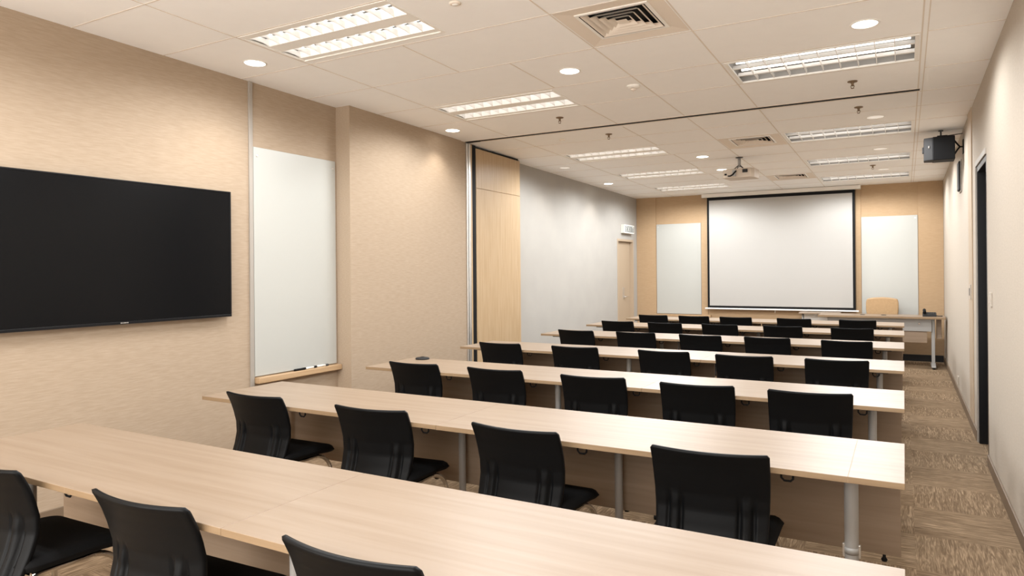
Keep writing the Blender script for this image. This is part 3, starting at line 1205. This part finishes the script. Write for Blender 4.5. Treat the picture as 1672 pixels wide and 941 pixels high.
def make_chair():
    t = thing('meeting_chair', 'chair', 'chair', (0, 0, 0), (0, 0, 0), 'black meeting chairs at the training tables')
    # y = 0 is the back of the top edge, +y faces the table
    t2 = bmesh.new()
    NX, NZ = 84, 34
    zt, zb = .794, .400
    th = .021
    front, back = [], []
    for j in range(NZ + 1):
        z = zb + (zt - zb) * j / NZ
        fr, bk = [], []
        for i in range(NX + 1):
            s = -1 + 2 * i / NX
            hw = half_width(z)
            # rounded corners at the top and bottom
            rc = .009
            dz = zt - z
            if dz < rc:
                hw -= rc - math.sqrt(max(0, rc * rc - (rc - dz) ** 2))
            dz = z - zb
            if dz < rc:
                hw -= rc - math.sqrt(max(0, rc * rc - (rc - dz) ** 2))
            x = s * hw
            kz = (z - zb) / (zt - zb)
            y = back_profile(z) + .030 * (x / .21) ** 2
            zz = z - .004 * (1 - (x / .21) ** 2) * kz
            # two pairs of pressed ribs on the rear face, fading out half way up
            rib = 0
            fade = max(0.0, min(1.0, (.635 - z) / .06))
            for c in (-.128, .128):
                u = (x - c) / .017
                if abs(u) < 1:
                    rib += .010 * min(1.0, (1 - abs(u)) * 2.5)
                for e in (-.025, .025):
                    u = (x - c - e) / .0085
                    if abs(u) < 1:
                        rib -= .0095 * min(1.0, (1 - abs(u)) * 2.0)
            edge = min(1.0, (1 - abs(s)) / .04, (zt - z) / .012 + .1, (z - zb) / .016 + .25)
            hth = th * (.62 + .38 * max(0, edge) ** .5) / 2
            fr.append(t2.verts.new((x, y + hth, zz)))
            bk.append(t2.verts.new((x, y - hth - rib * fade, zz)))
        front.append(fr)
        back.append(bk)
    for j in range(NZ):
        for i in range(NX):
            t2.faces.new([front[j][i], front[j + 1][i], front[j + 1][i + 1], front[j][i + 1]])
            t2.faces.new([back[j][i], back[j][i + 1], back[j + 1][i + 1], back[j + 1][i]])
    for j in range(NZ):
        for i, q in ((0, 0), (NX, 0)):
            t2.faces.new([front[j][i], back[j][i], back[j + 1][i], front[j + 1][i]])
    for i in range(NX):
        t2.faces.new([front[0][i], front[0][i + 1], back[0][i + 1], back[0][i]])
        t2.faces.new([front[NZ][i], back[NZ][i], back[NZ][i + 1], front[NZ][i + 1]])
    bmesh.ops.recalc_face_normals(t2, faces=t2.faces[:])
    b = MB()
    b.merge(t2, M['chair_shell'], smooth=True)
    b.build('backrest', t)
    # seat cushion: rounded plan, waterfall front
    t2 = bmesh.new()
    NU, NV = 28, 28
    top, bot = [], []
    y0, y1 = .045, .438
    for j in range(NV + 1):
        v = j / NV
        y = y0 + (y1 - y0) * v
        tr, br = [], []
        hw = .218 + .022 * v
        rc = .085
        if y > y1 - rc:
            k = (y - (y1 - rc)) / rc
            hw -= rc * .75 * (1 - math.sqrt(max(0, 1 - k * k)))
        if y < y0 + .05:
            k = ((y0 + .05) - y) / .05
            hw -= .04 * (1 - math.sqrt(max(0, 1 - k * k)))
        for i in range(NU + 1):
            s = -1 + 2 * i / NU
            x = s * hw
            e = max(0.0, min(1.0, (1 - abs(s)) / .14)) ** .5
            ef = max(0.0, min(1.0, (1 - v) / .12)) ** .5
            eb = max(0.0, min(1.0, v / .10)) ** .5
            m_ = min(e, ef, eb)
            drop = .030 * max(0, (v - .65) / .35) ** 2
            zt_ = .452 + .024 * m_ - drop - .006 * (1 - s * s) * (1 - v) + .004
            zb_ = .452 - .026 * m_ - drop * .6
            if m_ == 0:
                zb_ = zt_ - .002
            tr.append(t2.verts.new((x, y, zt_)))
            br.append(t2.verts.new((x, y, zb_)))
        top.append(tr)
        bot.append(br)
    for j in range(NV):
        for i in range(NU):
            t2.faces.new([top[j][i], top[j][i + 1], top[j + 1][i + 1], top[j + 1][i]])
            t2.faces.new([bot[j][i], bot[j + 1][i], bot[j + 1][i + 1], bot[j][i + 1]])
    for j in range(NV):
        t2.faces.new([top[j][0], top[j + 1][0], bot[j + 1][0], bot[j][0]])
        t2.faces.new([top[j][NU], bot[j][NU], bot[j + 1][NU], top[j + 1][NU]])
    for i in range(NU):
        t2.faces.new([top[0][i], bot[0][i], bot[0][i + 1], top[0][i + 1]])
        t2.faces.new([top[NV][i], top[NV][i + 1], bot[NV][i + 1], bot[NV][i]])
    bmesh.ops.recalc_face_normals(t2, faces=t2.faces[:])
    b = MB()
    b.merge(t2, M['chair_fabric'], smooth=True)
    b.build('seat', t)
    # steel under-frame
    b = MB()
    b.tube([(-.185, .09, .418), (.185, .09, .418)], .011, M['chrome'], 10)
    b.tube([(-.185, .30, .416), (.185, .30, .416)], .011, M['chrome'], 10)
    b.build('seat_frame', t)
    # uprights joining the shell to the under-frame
    for s in (-1, 1):
        b = MB()
        b.tube([(s * .128, .10, .420), (s * .128, .060, .412), (s * .128, .036, .425), (s * .128, .044, .48)], .010, M['chair_shell'], 8)
        b.build('back_support', t)
    # legs
    for s in (-1, 1):
        pts = [(s * .19, .08, .418), (s * .19, .295, .416)]
        for k in range(1, 9):
            a = math.pi / 2 * k / 8
            pts.append((s * (.19 + .004 * k), .295 + .085 * math.sin(a), .416 - .085 * (1 - math.cos(a))))
        pts += [(s * .226, .387, .20), (s * .230, .395, .012)]
        b = MB()
        b.tube(pts, .0105, M['chrome'], 10)
        lg = b.build('leg', t)
        b = MB()
        b.lathe([(.014, 0.0), (.015, .012), (.0125, .022)], M['black'], 12, (s * .230, .395, 0))
        b.build('leg_tip', lg)
        pts = [(s * .19, .295, .416), (s * .19, .11, .418)]
        for k in range(1, 7):
            a = math.pi / 2 * k / 6
            pts.append((s * (.19 + .004 * k), .11 - .06 * math.sin(a), .418 - .06 * (1 - math.cos(a))))
        pts += [(s * .222, .02, .20), (s * .226, -.01, .012)]
        b = MB()
        b.tube(pts, .0105, M['chrome'], 10)
        lg = b.build('leg', t)
        b = MB()
        b.lathe([(.014, 0.0), (.015, .012), (.0125, .022)], M['black'], 12, (s * .226, -.01, 0))
        b.build('leg_tip', lg)
    return t


PROTO = make_chair()
ORD = {3: ['left of three', 'middle of three', 'right of three'],
       4: ['leftmost of four', 'second from left of four', 'third from left of four', 'aisle-end one of four'],
       5: ['leftmost of five', 'second from left of five', 'middle one of five', 'fourth from left of five', 'aisle-end one of five']}
first = True
for r in range(7):
    for i, x in enumerate(CH_X[r]):
        n = len(CH_X[r])
        o_ = ORD[n][i]
        lab = 'black plastic-backed chair, %s at the %s' % (o_, ROWN[r].replace('from the camera', 'of tables'))
        rz = CH[r][i][2]
        loc = (x, YN[r] + CH[r][i][1], 0)
        if first:
            PROTO.location = loc
            PROTO.rotation_euler = (0, 0, rz)
            PROTO['label'] = lab
            first = False
        else:
            copy_thing(PROTO, loc, (0, 0, rz), lab)

# ------------------------------------------------------------------ teacher's desk, tan chair, telephone
t = thing('teacher_desk', 'long pale wood teacher desk with grey metal panel before the right back whiteboard', 'desk', (-.318, 11.45, 0))
b = MB()
b.box(-.825, .823, 0, .52, .707, .737, M['top'], .002)
o = b.build('desktop', t)
o.data.materials.append(M['edge'])
for p in o.data.polygons:
    if abs(p.normal.z) < .5:
        p.material_index = 1
b = MB()
b.box(-.70, .655, .10, .118, .525, .704, M['grey_metal'], .003)
b.build('metal_panel', t)
b = MB()
b.lathe([(.014, .0), (.014, -.006), (.010, -.010)], M['chrome'], 12, (.50, .10, .635), axis='y')
b.build('lock', t)
b = MB()
b.box(-.70, .60, .118, .136, .36, .53, M['panel'], .003)
b.build('modesty_panel', t)
for x in (-.68, .675):
    b = MB()
    b.prism([(.12, .05), (.19, .05), (.22, .705), (.15, .705)], 'x', x - .022, x + .022, M['grey_metal'], .006)
    lg = b.build('leg', t)
    b = MB()
    b.prism([(-.03, .022), (-.03, .042), (.12, .075), (.20, .075), (.46, .042), (.46, .022)], 'x', x - .028, x + .028, M['grey_metal'], .005)
    for yy in (.0, .43):
        b.lathe([(.018, 0), (.018, .015), (.01, .024)], M['black'], 12, (x, yy, 0))
    b.build('foot', lg)
b = MB()
b.box(.72, .78, .20, .40, .42, .706, M['panel'], .003)
b.build('cable_duct', t)
for x in (-.23, .05):
    b = MB()
    b.lathe([(.034, .7365), (.036, .740), (.028, .743)], M['black'], 20, (x, .25, 0))
    b.build('cable_grommet', t)

t = thing('side_table', 'pale wood side table behind the left end of the teacher desk', 'table', (-1.18, 11.99, 0))
b = MB()
b.box(-.30, .30, 0, .30, .714, .734, M['top'], .002)
o = b.build('tabletop', t)
b = MB()
b.box(-.24, .26, .14, .155, .40, .713, M['white_metal'], .002)
b.build('modesty_panel', t)
for x in (-.25, .26):
    b = MB()
    b.tube([(x, .15, .02), (x, .15, .713)], .02, M['grey_metal'], 12)
    lg = b.build('leg', t)
    b = MB()
    b.box(x - .02, x + .02, .04, .27, .0, .024, M['grey_metal'], .006)
    b.build('foot', lg)

t = thing('office_chair', 'tan leather office chair behind the teacher desk', 'chair', (-.297, 12.05, 0))
b = MB()
prof = [(-.213, .72), (-.222, .80), (-.222, .90), (-.212, .953), (-.190, .966), (-.10, .982), (0, .987), (.10, .982), (.190, .966), (.212, .953), (.222, .90), (.222, .80), (.213, .72), (.17, .60), (-.17, .60)]
b.prism(prof, 'y', .06, .135, M['tan_leather'], .016)
b.build('backrest', t)
b = MB()
b.prism([(-.23, -.06), (-.21, .12), (.21, .12), (.23, -.06), (.2, -.26), (-.2, -.26)], 'z', .40, .48, M['tan_leather'], .02)
b.build('seat', t)
b = MB()
b.tube([(0, -.08, .10), (0, -.08, .39)], .026, M['black'], 12)
b.box(-.09, .09, -.17, .03, .375, .402, M['black'], .01)
b.tube([(0, .02, .39), (0, .17, .40), (0, .165, .60), (0, .14, .72)], .017, M['black'], 8)
b.build('gas_column', t)
for k in range(5):
    a = 2 * math.pi * k / 5 + .3
    x, y = .21 * math.cos(a), -.08 + .21 * math.sin(a)
    b = MB()
    b.tube([(0, -.08, .12), (x * .6, -.08 + (y + .08) * .6, .10), (x, y, .07)], [.022, .018, .014], M['black'], 8)
    lg = b.build('base_arm', t)
    b = MB()
    b.lathe([(.008, -.012), (.026, -.011), (.027, .0), (.026, .011), (.008, .012)], M['black'], 14, (x, y, .0275), axis='x')
    b.tube([(x, y, .03), (x, y, .075)], .008, M['black'], 6)
    b.build('caster', lg)

t = thing('desk_telephone', 'dark grey telephone with cord at the right end of the teacher desk', 'telephone', (.315, 11.66, .7375))
b = MB()
b.prism([(-.09, 0), (.09, 0), (.09, .055), (.02, .05), (-.09, .02)], 'x', -.085, .085, M['dark_grey'], .004)
b.build('phone_body', t)
b = MB()
b.tube([(-.062, -.085, .052), (-.062, -.06, .072), (-.062, 0, .080), (-.062, .06, .088), (-.062, .085, .075)], [.022, .02, .014, .02, .022], M['black'], 10)
b.build('handset', t)
b = MB()
for i in range(3):
    for j in range(4):
        b.box(.0 + i * .022, .014 + i * .022, -.06 + j * .026, -.045 + j * .026, 0.030 + j * .004, .040 + j * .005, M['dark_metal'], .001)
b.build('keypad', t)
b = MB()
b.tube([(.085, -.02, .012), (.11, -.03, .008), (.13, .0, .006), (.15, -.02, .006), (.16, .06, .006)], .0055, M['black'], 8)
b.build('cord', t)
